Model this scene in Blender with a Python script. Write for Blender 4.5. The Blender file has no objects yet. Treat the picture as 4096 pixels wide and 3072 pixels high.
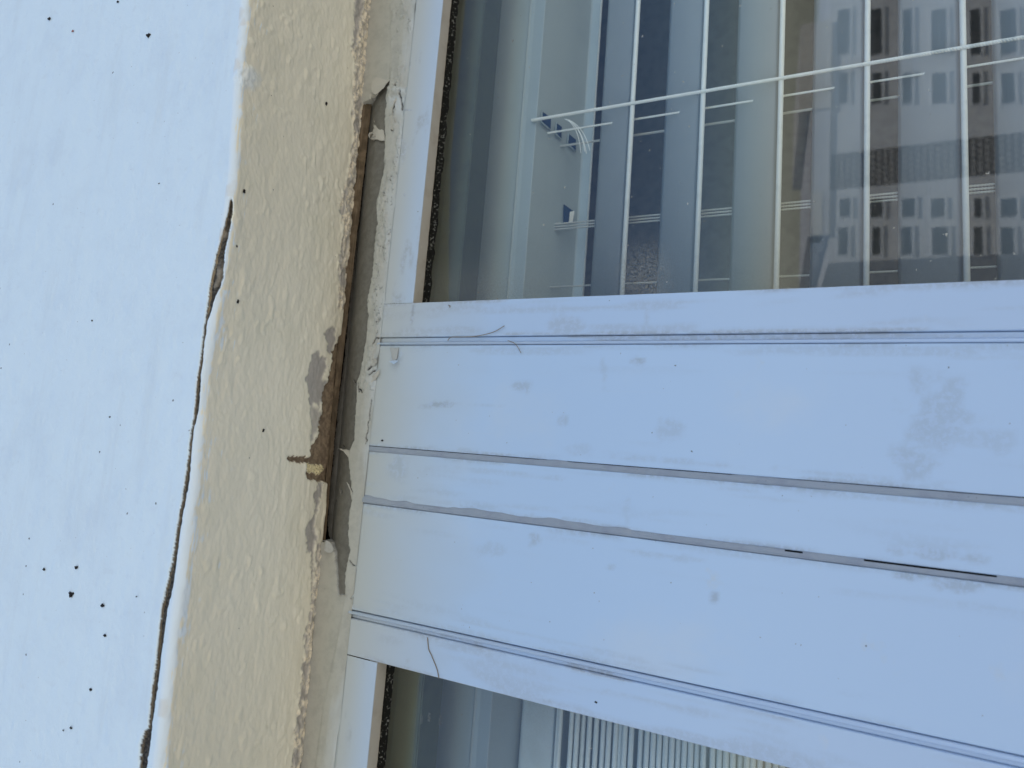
import bpy, bmesh, math, random
import numpy as np
from mathutils import Matrix, Vector

# ------------------------------------------------------------------ camera
S = bpy.context.scene
COL = S.collection
F = 2353.67                       # focal length in pixels of the 4096 wide photograph
M = np.array([[0.07667387, 0.39366352, -0.91605139],
              [-0.98987967, 0.14008984, -0.02265119],
              [0.11941254, 0.90851740, 0.40042074]])   # world -> camera (right, down, forward)
cd = bpy.data.cameras.new("camera")
cam = bpy.data.objects.new("camera", cd)
COL.objects.link(cam)
rot = Matrix([[M[0][i], -M[1][i], -M[2][i]] for i in range(3)]).to_4x4()
cam.matrix_world = rot
cd.sensor_width = 36.0
cd.lens = 36.0 * F / 4096
cd.clip_start = 0.01
cd.clip_end = 2000
S.camera = cam
cd.dof.use_dof = True                # phone lens: the far block mirrored in the glass is soft
cd.dof.focus_distance = 0.352
cd.dof.aperture_fstop = 9

# ------------------------------------------------------------------ sky, sun, exposure
SUN_EL, SUN_AZ = math.radians(56), math.radians(28)   # azimuth from +Y (behind the facade) towards +X
w = bpy.data.worlds.new("World")
S.world = w
w.use_nodes = True
nt = w.node_tree
sky = nt.nodes.new("ShaderNodeTexSky")
sky.sky_type = 'NISHITA'
sky.sun_disc = False
sky.sun_elevation = SUN_EL
sky.sun_rotation = SUN_AZ
sky.altitude = 1800
sky.air_density = 1.0
sky.dust_density = 0.1
sky.ozone_density = 3.5
nt.links.new(sky.outputs[0], nt.nodes["Background"].inputs[0])
nt.nodes["Background"].inputs[1].default_value = 0.15
sd = bpy.data.lights.new("sun", 'SUN')
sd.energy = 4.8
sd.angle = math.radians(0.5)
sd.color = (1.0, 0.94, 0.84)
sun = bpy.data.objects.new("sun", sd)
COL.objects.link(sun)
sv = Vector((math.sin(SUN_AZ) * math.cos(SUN_EL), math.cos(SUN_AZ) * math.cos(SUN_EL), math.sin(SUN_EL)))
sun.rotation_euler = sv.to_track_quat('Z', 'Y').to_euler()
S.view_settings.view_transform = 'Standard'
S.view_settings.look = 'None'
S.view_settings.gamma = 1
S.view_settings.use_curve_mapping = False
S.view_settings.exposure = 0.62
S.cycles.max_bounces = 10
S.cycles.transparent_max_bounces = 12
S.cycles.use_denoising = True

# ------------------------------------------------------------------ measuring helpers
D = 0.32            # distance of the window frame's face
YG = 0.333          # outer face of the glass
YW = 0.2133         # outer face of the wall
def ray(px, py):
    return M.T @ np.array([(px - 2048) / F, (py - 1536) / F, 1.0])
def at(px, py, Y):                       # a photograph pixel on a plane facing the street
    d = ray(px, py); return d * (Y / d[1])
def t_of(px_, py_=0):
    d = ray(px_, py_); return d[2] / d[1]
def atz(px, py, Z):                      # a photograph pixel on a level plane
    d = ray(px, py); return d * (Z / d[2])
def proj(P):
    c = P @ M.T
    return c[..., 0] / c[..., 2] * F + 2048, c[..., 1] / c[..., 2] * F + 1536

def _h(ix, iy, seed):
    n = (ix.astype(np.int64) * 374761393 + iy.astype(np.int64) * 668265263 + seed * 69069) & 0xFFFFFFFF
    n = ((n ^ (n >> 13)) * 1274126177) & 0xFFFFFFFF
    return ((n ^ (n >> 16)) & 0xFFFF) / 65535.0
def noise(x, y, seed=0):
    ix, iy = np.floor(x), np.floor(y)
    fx, fy = x - ix, y - iy
    fx = fx * fx * fx * (fx * (fx * 6 - 15) + 10); fy = fy * fy * fy * (fy * (fy * 6 - 15) + 10)
    a, b = _h(ix, iy, seed), _h(ix + 1, iy, seed)
    c, d = _h(ix, iy + 1, seed), _h(ix + 1, iy + 1, seed)
    return (a + (b - a) * fx) * (1 - fy) + (c + (d - c) * fx) * fy
def fbm(x, y, seed=0, o=4):
    s, a, t = 0, 1.0, 0
    for k in range(o):
        s = s + a * (noise(x * 2 ** k + 17.3 * k, y * 2 ** k + 9.1 * k, seed + k) - 0.5); t += a; a *= 0.5
    return s / t * 2
def inside(px, py, poly):
    r = np.zeros(px.shape, bool)
    n = len(poly)
    for i in range(n):
        x0, y0 = poly[i]; x1, y1 = poly[(i + 1) % n]
        if y0 == y1: continue
        c = ((y0 > py) != (y1 > py)) & (px < (x1 - x0) * (py - y0) / (y1 - y0) + x0)
        r ^= c
    return r
def zp(ox, oy, s, pts):                  # tracing from an enlargement back to photograph pixels
    return [(ox + x / s, oy + y / s) for x, y in pts]
def sm(x, a, b):
    t = np.clip((x - a) / (b - a), 0, 1); return t * t * (3 - 2 * t)
def blur(m, n=1):
    m = m.astype(float)
    for _ in range(n):
        p = np.pad(m, 1, mode='edge')
        m = (p[1:-1, 1:-1] * 4 + 2 * (p[:-2, 1:-1] + p[2:, 1:-1] + p[1:-1, :-2] + p[1:-1, 2:]) + p[:-2, :-2] + p[2:, 2:] + p[:-2, 2:] + p[2:, :-2]) / 16
    return m

# ------------------------------------------------------------------ object helpers
def origin_of(p):
    while p.parent: p = p.parent
    return p.matrix_basis.translation.copy() if p.type == 'EMPTY' else Vector((0, 0, 0))
def put(name, me, mat, parent=None, label=None, cat=None, group=None, kind=None):
    o = bpy.data.objects.new(name, me); COL.objects.link(o)
    if mat: me.materials.append(mat)
    if parent is not None:
        o.parent = parent
        if parent.type == 'EMPTY': o.matrix_parent_inverse = Matrix.Translation(-Vector(parent.location))
    return tag(o, label, cat, group, kind)
def tag(o, label=None, cat=None, group=None, kind=None):
    for k, v in (('label', label), ('category', cat), ('group', group), ('kind', kind)):
        if v: o[k] = v
    return o
def thing(name, loc, label, cat, group=None):
    o = bpy.data.objects.new(name, None); COL.objects.link(o); o.location = loc; o.empty_display_size = 0.02
    return tag(o, label, cat, group)
def grid(name, P, mat, parent=None, keep=None, attrs=None, smooth=True, **kw):
    ny, nx = P.shape[:2]
    idx = np.arange(ny * nx).reshape(ny, nx)
    q = np.stack([idx[:-1, :-1], idx[:-1, 1:], idx[1:, 1:], idx[1:, :-1]], -1)
    if keep is not None: q = q[keep]
    q = q.reshape(-1, 4).astype(np.int32)
    me = bpy.data.meshes.new(name)
    me.vertices.add(ny * nx); me.vertices.foreach_set("co", P.reshape(-1).astype(np.float32))
    me.loops.add(q.size); me.loops.foreach_set("vertex_index", q.reshape(-1))
    me.polygons.add(len(q)); me.polygons.foreach_set("loop_start", np.arange(0, q.size, 4, dtype=np.int32))
    me.polygons.foreach_set("loop_total", np.full(len(q), 4, np.int32))
    me.polygons.foreach_set("use_smooth", np.full(len(q), smooth))
    for k, v in (attrs or {}).items():
        a = me.attributes.new(k, 'FLOAT', 'POINT'); a.data.foreach_set("value", np.asarray(v, np.float32).reshape(-1))
    me.update(calc_edges=True); me.validate()
    return put(name, me, mat, parent, **kw)
def mesh_bm(name, bm, mat, parent=None, smooth=False, **kw):
    bmesh.ops.recalc_face_normals(bm, faces=bm.faces)
    me = bpy.data.meshes.new(name); bm.to_mesh(me); bm.free()
    if smooth:
        for p in me.polygons: p.use_smooth = True
    return put(name, me, mat, parent, **kw)
def abox(bm, x0, x1, y0, y1, z0, z1):
    vs = [bm.verts.new((x, y, z)) for x in (x0, x1) for y in (y0, y1) for z in (z0, z1)]
    for f in ((0, 1, 3, 2), (4, 6, 7, 5), (0, 4, 5, 1), (2, 3, 7, 6), (0, 2, 6, 4), (1, 5, 7, 3)):
        bm.faces.new([vs[i] for i in f])
def box(name, x0, x1, y0, y1, z0, z1, mat, parent=None, bev=0.0, **kw):
    bm = bmesh.new(); abox(bm, x0, x1, y0, y1, z0, z1)
    if bev: bmesh.ops.bevel(bm, geom=bm.edges[:], offset=bev, segments=2, affect='EDGES')
    return mesh_bm(name, bm, mat, parent, **kw)
def prism(name, prof, a0, a1, axis, mat, parent=None, smooth=False, **kw):
    """closed profile swept along an axis: 'z' takes (x,y) points, 'x' takes (y,z) points"""
    bm = bmesh.new()
    mk = (lambda u, v, a: (u, v, a)) if axis == 'z' else (lambda u, v, a: (a, u, v))
    A = [bm.verts.new(mk(u, v, a0)) for u, v in prof]; B = [bm.verts.new(mk(u, v, a1)) for u, v in prof]
    n = len(prof)
    for i in range(n): bm.faces.new((A[i], A[(i + 1) % n], B[(i + 1) % n], B[i]))
    bm.faces.new(A); bm.faces.new(B[::-1])
    return mesh_bm(name, bm, mat, parent, smooth, **kw)
def add_tube(bm, pts, r, n=6, taper=False):
    pts = [Vector(p) for p in pts]; prev = None
    for i, p in enumerate(pts):
        t = (pts[min(i + 1, len(pts) - 1)] - pts[max(i - 1, 0)]).normalized()
        u = t.cross(Vector((0.3, 0.9, 0.2))).normalized(); v = t.cross(u)
        rr = r * (1 - 0.7 * i / len(pts)) if taper else r
        ring = [bm.verts.new(p + (u * math.cos(k * 2 * math.pi / n) + v * math.sin(k * 2 * math.pi / n)) * rr) for k in range(n)]
        if prev:
            for k in range(n): bm.faces.new((prev[k], prev[(k + 1) % n], ring[(k + 1) % n], ring[k]))
        else: bm.faces.new(ring[::-1])
        prev = ring
    bm.faces.new(prev)
def twisted(bm, p0, p1, R, r, pitch, strands=3, sag=0.0):
    p0, p1 = Vector(p0), Vector(p1); L = (p1 - p0).length; t = (p1 - p0).normalized()
    u = t.cross(Vector((0, 1, 0))).normalized(); v = t.cross(u); n = int(L / pitch * 8)
    for s in range(strands):
        add_tube(bm, [p0 + t * (L * i / n) + (u * math.cos(2 * math.pi * (i / 8 + s / strands)) + v * math.sin(2 * math.pi * (i / 8 + s / strands))) * R
                      for i in range(n + 1)], r, 5)

# ------------------------------------------------------------------ materials
def material(name, base, rough=0.5, spec=0.5, layers=(), mottle=None, bumps=(), specks=None, coords='Object', coat=0.0, streak=None):
    m = bpy.data.materials.new(name); m.use_nodes = True
    n, l = m.node_tree.nodes, m.node_tree.links
    b = n["Principled BSDF"]
    b.inputs["Specular IOR Level"].default_value = spec
    b.inputs["Coat Weight"].default_value = coat
    b.inputs["Coat Roughness"].default_value = 0.15
    tc = n.new("ShaderNodeTexCoord")
    def mixc(fac, a, c):
        x = n.new("ShaderNodeMix"); x.data_type = 'RGBA'
        if isinstance(fac, float): x.inputs[0].default_value = fac
        else: l.new(fac, x.inputs[0])
        for k, s in ((6, a), (7, c)):
            if isinstance(s, tuple): x.inputs[k].default_value = (*s, 1)
            else: l.new(s, x.inputs[k])
        return x.outputs[2]
    def nz(scale, detail=4, ro=0.6, vec=None, dist=0.0):
        t = n.new("ShaderNodeTexNoise"); t.inputs["Scale"].default_value = scale; t.inputs["Detail"].default_value = detail
        t.inputs["Roughness"].default_value = ro; t.inputs["Distortion"].default_value = dist
        l.new(vec or tc.outputs[coords], t.inputs["Vector"]); return t.outputs[0]
    def ramp(src, a, c):
        r = n.new("ShaderNodeMapRange"); r.inputs[1].default_value = a; r.inputs[2].default_value = c
        r.interpolation_type = 'SMOOTHSTEP'; l.new(src, r.inputs[0]); return r.outputs[0]
    def mul(a, k):
        x = n.new("ShaderNodeMath"); x.operation = 'MULTIPLY'; l.new(a, x.inputs[0])
        if isinstance(k, (int, float)): x.inputs[1].default_value = k
        else: l.new(k, x.inputs[1])
        return x.outputs[0]
    col = base
    if mottle:                                # (colour, scale, low, high, strength)
        for c2, sc, lo, hi, st in mottle:
            col = mixc(mul(ramp(nz(sc, 6), lo, hi), st), col, c2)
    if streak:                                # (colour, (sx, sy, sz), low, high, strength)
        for c2, s3, lo, hi, st in streak:
            mp = n.new("ShaderNodeMapping"); mp.inputs["Scale"].default_value = s3; l.new(tc.outputs[coords], mp.inputs[0])
            col = mixc(mul(ramp(nz(1, 5, 0.65, mp.outputs[0]), lo, hi), st), col, c2)
    if specks:                                # small dark dots: (colour, cell scale, radius, share of cells)
        for c2, sc, rad, share in specks:
            v = n.new("ShaderNodeTexVoronoi"); v.inputs["Scale"].default_value = sc
            wv = n.new("ShaderNodeMixRGB"); wv.blend_type = 'ADD'; wv.inputs[0].default_value = 0.0015
            l.new(tc.outputs[coords], wv.inputs[1])
            t = n.new("ShaderNodeTexNoise"); t.inputs["Scale"].default_value = sc * 4; l.new(tc.outputs[coords], t.inputs["Vector"])
            l.new(t.outputs[1], wv.inputs[2]); l.new(wv.outputs[0], v.inputs["Vector"])
            d = ramp(v.outputs["Distance"], rad, rad * 0.6)
            sep = n.new("ShaderNodeSeparateColor"); l.new(v.outputs["Color"], sep.inputs[0])
            on = n.new("ShaderNodeMath"); on.operation = 'LESS_THAN'; on.inputs[1].default_value = share; l.new(sep.outputs[0], on.inputs[0])
            col = mixc(mul(mul(d, on.outputs[0]), 0.85), col, c2)
    rv = None
    for at_, c2, r2 in layers:
        a = n.new("ShaderNodeAttribute"); a.attribute_name = at_
        if isinstance(c2, dict):
            c2 = mixc(ramp(nz(c2['scale'], 5, 0.7), c2['lo'], c2['hi']), c2['a'], c2['b'])
        col = mixc(a.outputs["Fac"], col, c2)
        x = n.new("ShaderNodeMix"); x.data_type = 'FLOAT'; l.new(a.outputs["Fac"], x.inputs[0])
        if rv is None: x.inputs[2].default_value = rough
        else: l.new(rv, x.inputs[2])
        x.inputs[3].default_value = r2; rv = x.outputs[0]
    if isinstance(col, tuple): b.inputs["Base Color"].default_value = (*col, 1)
    else: l.new(col, b.inputs["Base Color"])
    if rv is None: b.inputs["Roughness"].default_value = rough
    else: l.new(rv, b.inputs["Roughness"])
    prev = None
    for sc, dist, det in bumps:
        bp = n.new("ShaderNodeBump"); bp.inputs["Distance"].default_value = dist; bp.inputs["Strength"].default_value = 1.0
        if isinstance(sc, tuple):
            mp = n.new("ShaderNodeMapping"); mp.inputs["Scale"].default_value = sc; l.new(tc.outputs[coords], mp.inputs[0])
            l.new(nz(1, det, 0.6, mp.outputs[0]), bp.inputs["Height"])
        else: l.new(nz(sc, det), bp.inputs["Height"])
        if prev: l.new(prev, bp.inputs["Normal"])
        prev = bp.outputs[0]
    if prev: l.new(prev, b.inputs["Normal"])
    return m

MORTAR = dict(a=(0.028, 0.025, 0.022), b=(0.095, 0.085, 0.07), scale=900, lo=0.42, hi=0.62)
TAN = dict(a=(0.30, 0.235, 0.15), b=(0.17, 0.135, 0.09), scale=700, lo=0.4, hi=0.7)
BROWN = dict(a=(0.15, 0.11, 0.075), b=(0.29, 0.225, 0.15), scale=260, lo=0.35, hi=0.65)
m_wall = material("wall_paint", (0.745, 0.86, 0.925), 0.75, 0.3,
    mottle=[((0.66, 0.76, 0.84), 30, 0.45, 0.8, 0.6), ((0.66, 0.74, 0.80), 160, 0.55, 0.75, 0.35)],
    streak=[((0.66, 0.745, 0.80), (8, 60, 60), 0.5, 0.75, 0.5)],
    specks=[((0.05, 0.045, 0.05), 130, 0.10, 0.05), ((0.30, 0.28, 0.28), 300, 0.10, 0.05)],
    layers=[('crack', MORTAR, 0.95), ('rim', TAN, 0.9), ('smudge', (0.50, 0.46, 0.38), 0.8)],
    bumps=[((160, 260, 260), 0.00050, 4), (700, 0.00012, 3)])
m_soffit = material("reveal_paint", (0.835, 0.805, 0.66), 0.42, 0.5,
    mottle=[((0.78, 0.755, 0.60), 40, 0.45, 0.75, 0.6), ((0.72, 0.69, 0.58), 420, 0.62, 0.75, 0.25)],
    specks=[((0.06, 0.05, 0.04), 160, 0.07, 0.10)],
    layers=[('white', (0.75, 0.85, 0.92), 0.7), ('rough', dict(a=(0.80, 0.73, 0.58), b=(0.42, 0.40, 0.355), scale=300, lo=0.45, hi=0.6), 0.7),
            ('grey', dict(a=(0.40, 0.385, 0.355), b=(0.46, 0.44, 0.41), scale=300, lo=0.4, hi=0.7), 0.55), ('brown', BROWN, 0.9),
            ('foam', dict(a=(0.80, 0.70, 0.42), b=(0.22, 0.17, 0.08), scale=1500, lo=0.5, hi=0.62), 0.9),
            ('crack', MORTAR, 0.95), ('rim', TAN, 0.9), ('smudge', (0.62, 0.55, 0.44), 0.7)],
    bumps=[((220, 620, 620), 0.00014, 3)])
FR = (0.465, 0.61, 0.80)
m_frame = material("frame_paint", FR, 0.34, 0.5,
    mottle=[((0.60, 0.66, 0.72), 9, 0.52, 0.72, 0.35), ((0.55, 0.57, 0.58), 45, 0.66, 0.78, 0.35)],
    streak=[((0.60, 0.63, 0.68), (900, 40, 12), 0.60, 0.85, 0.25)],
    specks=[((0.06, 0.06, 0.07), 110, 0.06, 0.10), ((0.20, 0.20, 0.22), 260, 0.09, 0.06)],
    layers=[('film_shade', (0.46, 0.50, 0.51), 0.5), ('stain', dict(a=(0.35, 0.42, 0.50), b=(0.43, 0.53, 0.68), scale=300, lo=0.45, hi=0.6), 0.6)],
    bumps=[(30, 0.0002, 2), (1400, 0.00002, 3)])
m_sash = material("sash_paint", (0.46, 0.59, 0.77), 0.30, 0.5,
    mottle=[((0.60, 0.62, 0.66), 60, 0.64, 0.8, 0.4)],
    specks=[((0.06, 0.06, 0.07), 120, 0.06, 0.07)],
    layers=[('film_shade', (0.46, 0.50, 0.52), 0.5), ('stain', dict(a=(0.34, 0.38, 0.43), b=(0.44, 0.51, 0.62), scale=300, lo=0.45, hi=0.6), 0.6)],
    bumps=[(40, 0.0002, 2)])
m_bead = material("bead_paint", (0.62, 0.72, 0.86), 0.3, 0.5, specks=[((0.2, 0.2, 0.2), 200, 0.08, 0.06)])
m_head = material("head_paint", (0.48, 0.52, 0.54), 0.42, 0.5,
    mottle=[((0.42, 0.45, 0.46), 80, 0.5, 0.7, 0.5)],
    specks=[((0.10, 0.09, 0.08), 420, 0.10, 0.25), ((0.07, 0.07, 0.07), 200, 0.08, 0.12)],
    layers=[('film_shade', dict(a=(0.41, 0.41, 0.37), b=(0.34, 0.34, 0.31), scale=150, lo=0.4, hi=0.7), 0.5), ('bare', dict(a=(0.12, 0.119, 0.108), b=(0.155, 0.154, 0.143), scale=200, lo=0.4, hi=0.6), 0.38),
            ('dark', (0.03, 0.028, 0.025), 0.9), ('bright', (0.74, 0.77, 0.80), 0.3)],
    streak=[((0.36, 0.36, 0.34), (20, 300, 900), 0.55, 0.8, 0.45)],
    bumps=[((40, 900, 900), 0.00006, 3), (700, 0.00004, 3)])
m_brown = material("old_timber", (0.095, 0.074, 0.05), 0.9, 0.2,
    mottle=[((0.20, 0.155, 0.105), 120, 0.4, 0.65, 0.8), ((0.10, 0.08, 0.06), 60, 0.5, 0.7, 0.6)],
    streak=[((0.27, 0.21, 0.15), (15, 900, 900), 0.5, 0.7, 0.6)], bumps=[((40, 900, 900), 0.0003, 4)])
m_caulk = material("caulk", (0.30, 0.345, 0.41), 0.6, 0.4,
    mottle=[((0.24, 0.27, 0.34), 90, 0.45, 0.7, 0.6)], specks=[((0.08, 0.08, 0.08), 420, 0.10, 0.2)], bumps=[(160, 0.0004, 3)])
m_black = material("gasket_rubber", (0.008, 0.008, 0.007), 0.8, 0.08, mottle=[((0.16, 0.16, 0.145), 650, 0.56, 0.64, 0.85)], bumps=[((60, 900, 900), 0.0004, 4)])
m_void = material("joint_shadow_gap", (0.02, 0.018, 0.016), 0.95, 0.1)
m_dirt = material("dirt", (0.022, 0.02, 0.02), 0.85, 0.3, bumps=[(1500, 0.0003, 3)])
m_rust = material("rust_dirt", (0.30, 0.08, 0.03), 0.85, 0.3)
m_rebate = material("rebate_paint", (0.52, 0.50, 0.44), 0.5, 0.4, mottle=[((0.42, 0.39, 0.33), 70, 0.45, 0.7, 0.7)], specks=[((0.56, 0.54, 0.46), 90, 0.12, 0.3)])
m_olive = material("inner_frame_paint", (0.12, 0.135, 0.105), 0.5, 0.4, mottle=[((0.095, 0.105, 0.09), 60, 0.45, 0.7, 0.6)])
m_slat = material("slat_paint", (0.40, 0.42, 0.43), 0.38, 0.5, mottle=[((0.35, 0.375, 0.385), 14, 0.45, 0.7, 0.6)],
    specks=[((0.10, 0.10, 0.09), 300, 0.08, 0.08)], bumps=[((12, 300, 300), 0.0002, 3)])
m_slat_edge_lit = material("slat_edge_lit", (0.93, 0.93, 0.89), 0.25, 0.5, mottle=[((0.74, 0.75, 0.72), 60, 0.5, 0.7, 0.6)], specks=[((0.12, 0.12, 0.10), 500, 0.10, 0.2)])  # paler than the blade: light caught by the rolled edge, put into colour
m_rail = material("headrail_paint", (0.37, 0.425, 0.44), 0.35, 0.5, mottle=[((0.33, 0.38, 0.40), 20, 0.45, 0.7, 0.6)], bumps=[(60, 0.0001, 3)])
m_cord = material("cord", (0.92, 0.91, 0.86), 0.8, 0.3, bumps=[(2500, 0.0002, 2)])
m_cord2 = material("cord_grey", (0.50, 0.50, 0.47), 0.8, 0.3, bumps=[(2500, 0.0002, 2)])
m_hole = material("hole_lining", (0.02, 0.045, 0.11), 0.7, 0.2)
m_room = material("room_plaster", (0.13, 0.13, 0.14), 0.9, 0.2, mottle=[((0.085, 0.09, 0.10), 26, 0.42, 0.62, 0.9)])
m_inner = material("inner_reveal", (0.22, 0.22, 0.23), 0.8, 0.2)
m_hair = material("fibre", (0.25, 0.22, 0.19), 0.7, 0.3)
m_flake = material("paint_flake", (0.46, 0.455, 0.42), 0.45, 0.4, bumps=[(300, 0.0002, 3)])
m_flake2 = material("thin_paint", (0.42, 0.44, 0.44), 0.45, 0.4, mottle=[((0.34, 0.35, 0.34), 300, 0.45, 0.65, 0.6)])
m_facade = material("facade_render", (0.84, 0.85, 0.85), 0.9, 0.2, mottle=[((0.74, 0.74, 0.74), 0.6, 0.4, 0.7, 0.6)])
m_cream = material("cream_render", (0.95, 0.91, 0.80), 0.9, 0.2, mottle=[((0.88, 0.84, 0.74), 1.0, 0.4, 0.7, 0.6)])
m_winglass = material("window_dark", (0.035, 0.04, 0.045), 0.25, 0.5)
m_winglass2 = material("shutter_grey", (0.10, 0.11, 0.115), 0.6, 0.3)
m_lattice = material("lattice_brick", (0.17, 0.16, 0.15), 0.9, 0.2)
m_roof = material("roof_felt", (0.25, 0.24, 0.23), 0.9, 0.2)
m_ground = material("ground", (0.44, 0.38, 0.29), 0.9, 0.2, mottle=[((0.24, 0.22, 0.19), 0.25, 0.4, 0.6, 0.8), ((0.45, 0.41, 0.34), 3, 0.4, 0.7, 0.4)])

def glass_material():
    m = bpy.data.materials.new("window_glass"); m.use_nodes = True
    n, l = m.node_tree.nodes, m.node_tree.links
    n.remove(n["Principled BSDF"]); out = n["Material Output"]
    tr = n.new("ShaderNodeBsdfTransparent"); tr.inputs[0].default_value = (0.92, 0.96, 0.95, 1)
    gl = n.new("ShaderNodeBsdfGlossy"); gl.inputs["Roughness"].default_value = 0.0; gl.inputs["Color"].default_value = (0.95, 0.98, 1, 1)
    lw = n.new("ShaderNodeLayerWeight"); lw.inputs[0].default_value = 0.5
    pw = n.new("ShaderNodeMath"); pw.operation = 'POWER'; pw.inputs[1].default_value = 5.0; l.new(lw.outputs["Facing"], pw.inputs[0])
    fr = n.new("ShaderNodeMath"); fr.operation = 'MULTIPLY_ADD'; fr.inputs[1].default_value = 0.88; fr.inputs[2].default_value = 0.062   # two glass surfaces together
    l.new(pw.outputs[0], fr.inputs[0])
    mx = n.new("ShaderNodeMixShader"); l.new(fr.outputs[0], mx.inputs[0]); l.new(tr.outputs[0], mx.inputs[1]); l.new(gl.outputs[0], mx.inputs[2])
    df = n.new("ShaderNodeBsdfDiffuse"); df.inputs[0].default_value = (0.46, 0.44, 0.38, 1)
    a = n.new("ShaderNodeAttribute"); a.attribute_name = "dust"
    tc = n.new("ShaderNodeTexCoord")
    nz = n.new("ShaderNodeTexNoise"); nz.inputs["Scale"].default_value = 700; nz.inputs["Detail"].default_value = 6; nz.inputs["Roughness"].default_value = 0.7
    l.new(tc.outputs["Object"], nz.inputs["Vector"])
    r = n.new("ShaderNodeMapRange"); r.inputs[1].default_value = 0.35; r.inputs[2].default_value = 0.75; l.new(nz.outputs[0], r.inputs[0])
    mu = n.new("ShaderNodeMath"); mu.operation = 'MULTIPLY'; l.new(a.outputs["Fac"], mu.inputs[0]); l.new(r.outputs[0], mu.inputs[1])
    v = n.new("ShaderNodeTexVoronoi"); v.inputs["Scale"].default_value = 170
    n2 = n.new("ShaderNodeTexNoise"); n2.inputs["Scale"].default_value = 500
    ad = n.new("ShaderNodeMixRGB"); ad.blend_type = 'ADD'; ad.inputs[0].default_value = 0.004
    l.new(tc.outputs["Object"], n2.inputs["Vector"]); l.new(tc.outputs["Object"], ad.inputs[1]); l.new(n2.outputs[1], ad.inputs[2]); l.new(ad.outputs[0], v.inputs["Vector"])
    d = n.new("ShaderNodeMapRange"); d.inputs[1].default_value = 0.10; d.inputs[2].default_value = 0.05; l.new(v.outputs["Distance"], d.inputs[0])
    sp = n.new("ShaderNodeSeparateColor"); l.new(v.outputs["Color"], sp.inputs[0])
    on = n.new("ShaderNodeMath"); on.operation = 'LESS_THAN'; on.inputs[1].default_value = 0.22; l.new(sp.outputs[0], on.inputs[0])
    m3 = n.new("ShaderNodeMath"); m3.operation = 'MULTIPLY'; l.new(d.outputs[0], m3.inputs[0]); l.new(on.outputs[0], m3.inputs[1])
    mxx = n.new("ShaderNodeMath"); mxx.operation = 'MAXIMUM'; l.new(mu.outputs[0], mxx.inputs[0]); l.new(m3.outputs[0], mxx.inputs[1])
    m2 = n.new("ShaderNodeMixShader"); l.new(mxx.outputs[0], m2.inputs[0]); l.new(mx.outputs[0], m2.inputs[1]); l.new(df.outputs[0], m2.inputs[2])
    l.new(m2.outputs[0], out.inputs[0])
    return m
m_glass = glass_material()

# ------------------------------------------------------------------ the wall with its reveal above the window
CR_L = [(920,797),(912,850),(895,908),(863,1017),(844,1104),(833,1180),(822,1261),(811,1321),(806,1386),(796,1450),(789,1500),(785,1545),(779,1613),
        (774,1658),(760,1753),(751,1816),(736,1929),(722,2020),(706,2110),(695,2178),(683,2250),(665,2335),(643,2432),(632,2525),(621,2633),
        (602,2796),(589,2918),(574,2926),(559,2986),(553,3090),(548,3160)]
CR_R = [(928,797),(934,820),(933,842),(917,936),(901,1001),(898,1050),(895,1115),(879,1153),(857,1191),(844,1239),(826,1288),(822,1332),(815,1386),
        (809,1451),(802,1500),(799,1568),(795,1636),(783,1681),(772,1735),(767,1794),(760,1862),(756,1920),(745,1984),(731,2051),(720,2124),
        (711,2178),(702,2250),(685,2362),(665,2443),(656,2525),(640,2633),(627,2758),(608,2877),(600,2959),(589,3040),(583,3090),(578,3160)]
crack_poly = CR_L + CR_R[::-1]
rim_poly = CR_L + [(x + 4, y) for x, y in CR_L[::-1]]
soft_edge = zp(700, 800, 1.843, [(430,-40),(420,250),(400,480),(345,640),(300,800),(285,960),(270,1080),(250,1300),(225,1500),(190,1659)]) + \
            [(828,1500),(812,1650),(795,1780),(792,1900),(770,2050),(745,2250),(738,2400),(725,2520),(694,2633),(676,2760),(646,2877),(640,3072),(630,3160)]
arris_px = [(992,-120),(985,0),(955,350),(935,700),(864,1200),(812,1500),(775,1930),(728,2250),(680,2633),(632,3072),(618,3200)]
ax = np.array([at(x, y, YW) for x, y in arris_px]); o_ = np.argsort(ax[:, 0])
def zA(X): return np.interp(X, ax[o_, 0], ax[o_, 2])
def zS(X): return 0.2707 + 0.0283 * X                # inner edge of the reveal
YI = D - 0.0005
RB = 0.0045
def wall_sheet(xs, vs_soff, n_arc, zs_wall):
    """rows: reveal from the inside out, the rounded arris, then up the wall face"""
    X = xs[None, :]
    rows, nrm, tv = [], [], []
    zi, zo = zS(X), zA(X)
    for v in vs_soff:
        y = YI + (YW + RB - YI) * v
        rows.append(np.stack([X + 0 * zi, y + 0 * X, zi + (zo - zi) * v], -1)); nrm.append((0, 0, -1)); tv.append(v)
    for k in range(1, n_arc + 1):
        a = math.pi / 2 * k / n_arc
        rows.append(np.stack([X + 0 * zi, YW + RB - RB * math.sin(a) + 0 * X, zo + RB - RB * math.cos(a)], -1)); nrm.append((0, -math.sin(a), -math.cos(a))); tv.append(1 + k / n_arc)
    for z in zs_wall:
        rows.append(np.stack([X + 0 * zi, YW + 0 * X, zo + RB + (1.0 - (zo + RB)) * z], -1)); nrm.append((0, -1, 0)); tv.append(2 + z)
    return np.concatenate(rows, 0), np.array(nrm), np.array(tv)
xs = np.concatenate([np.linspace(-1.1, -0.215, 60), np.arange(-0.213, 0.362, 0.0006), np.linspace(0.364, 1.1, 60)])
zw = np.concatenate([np.arange(0.0004, 0.012, 0.0004), np.arange(0.0126, 0.05, 0.0008), np.arange(0.051, 0.60, 0.002), np.linspace(0.602, 1.0, 30)])
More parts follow.
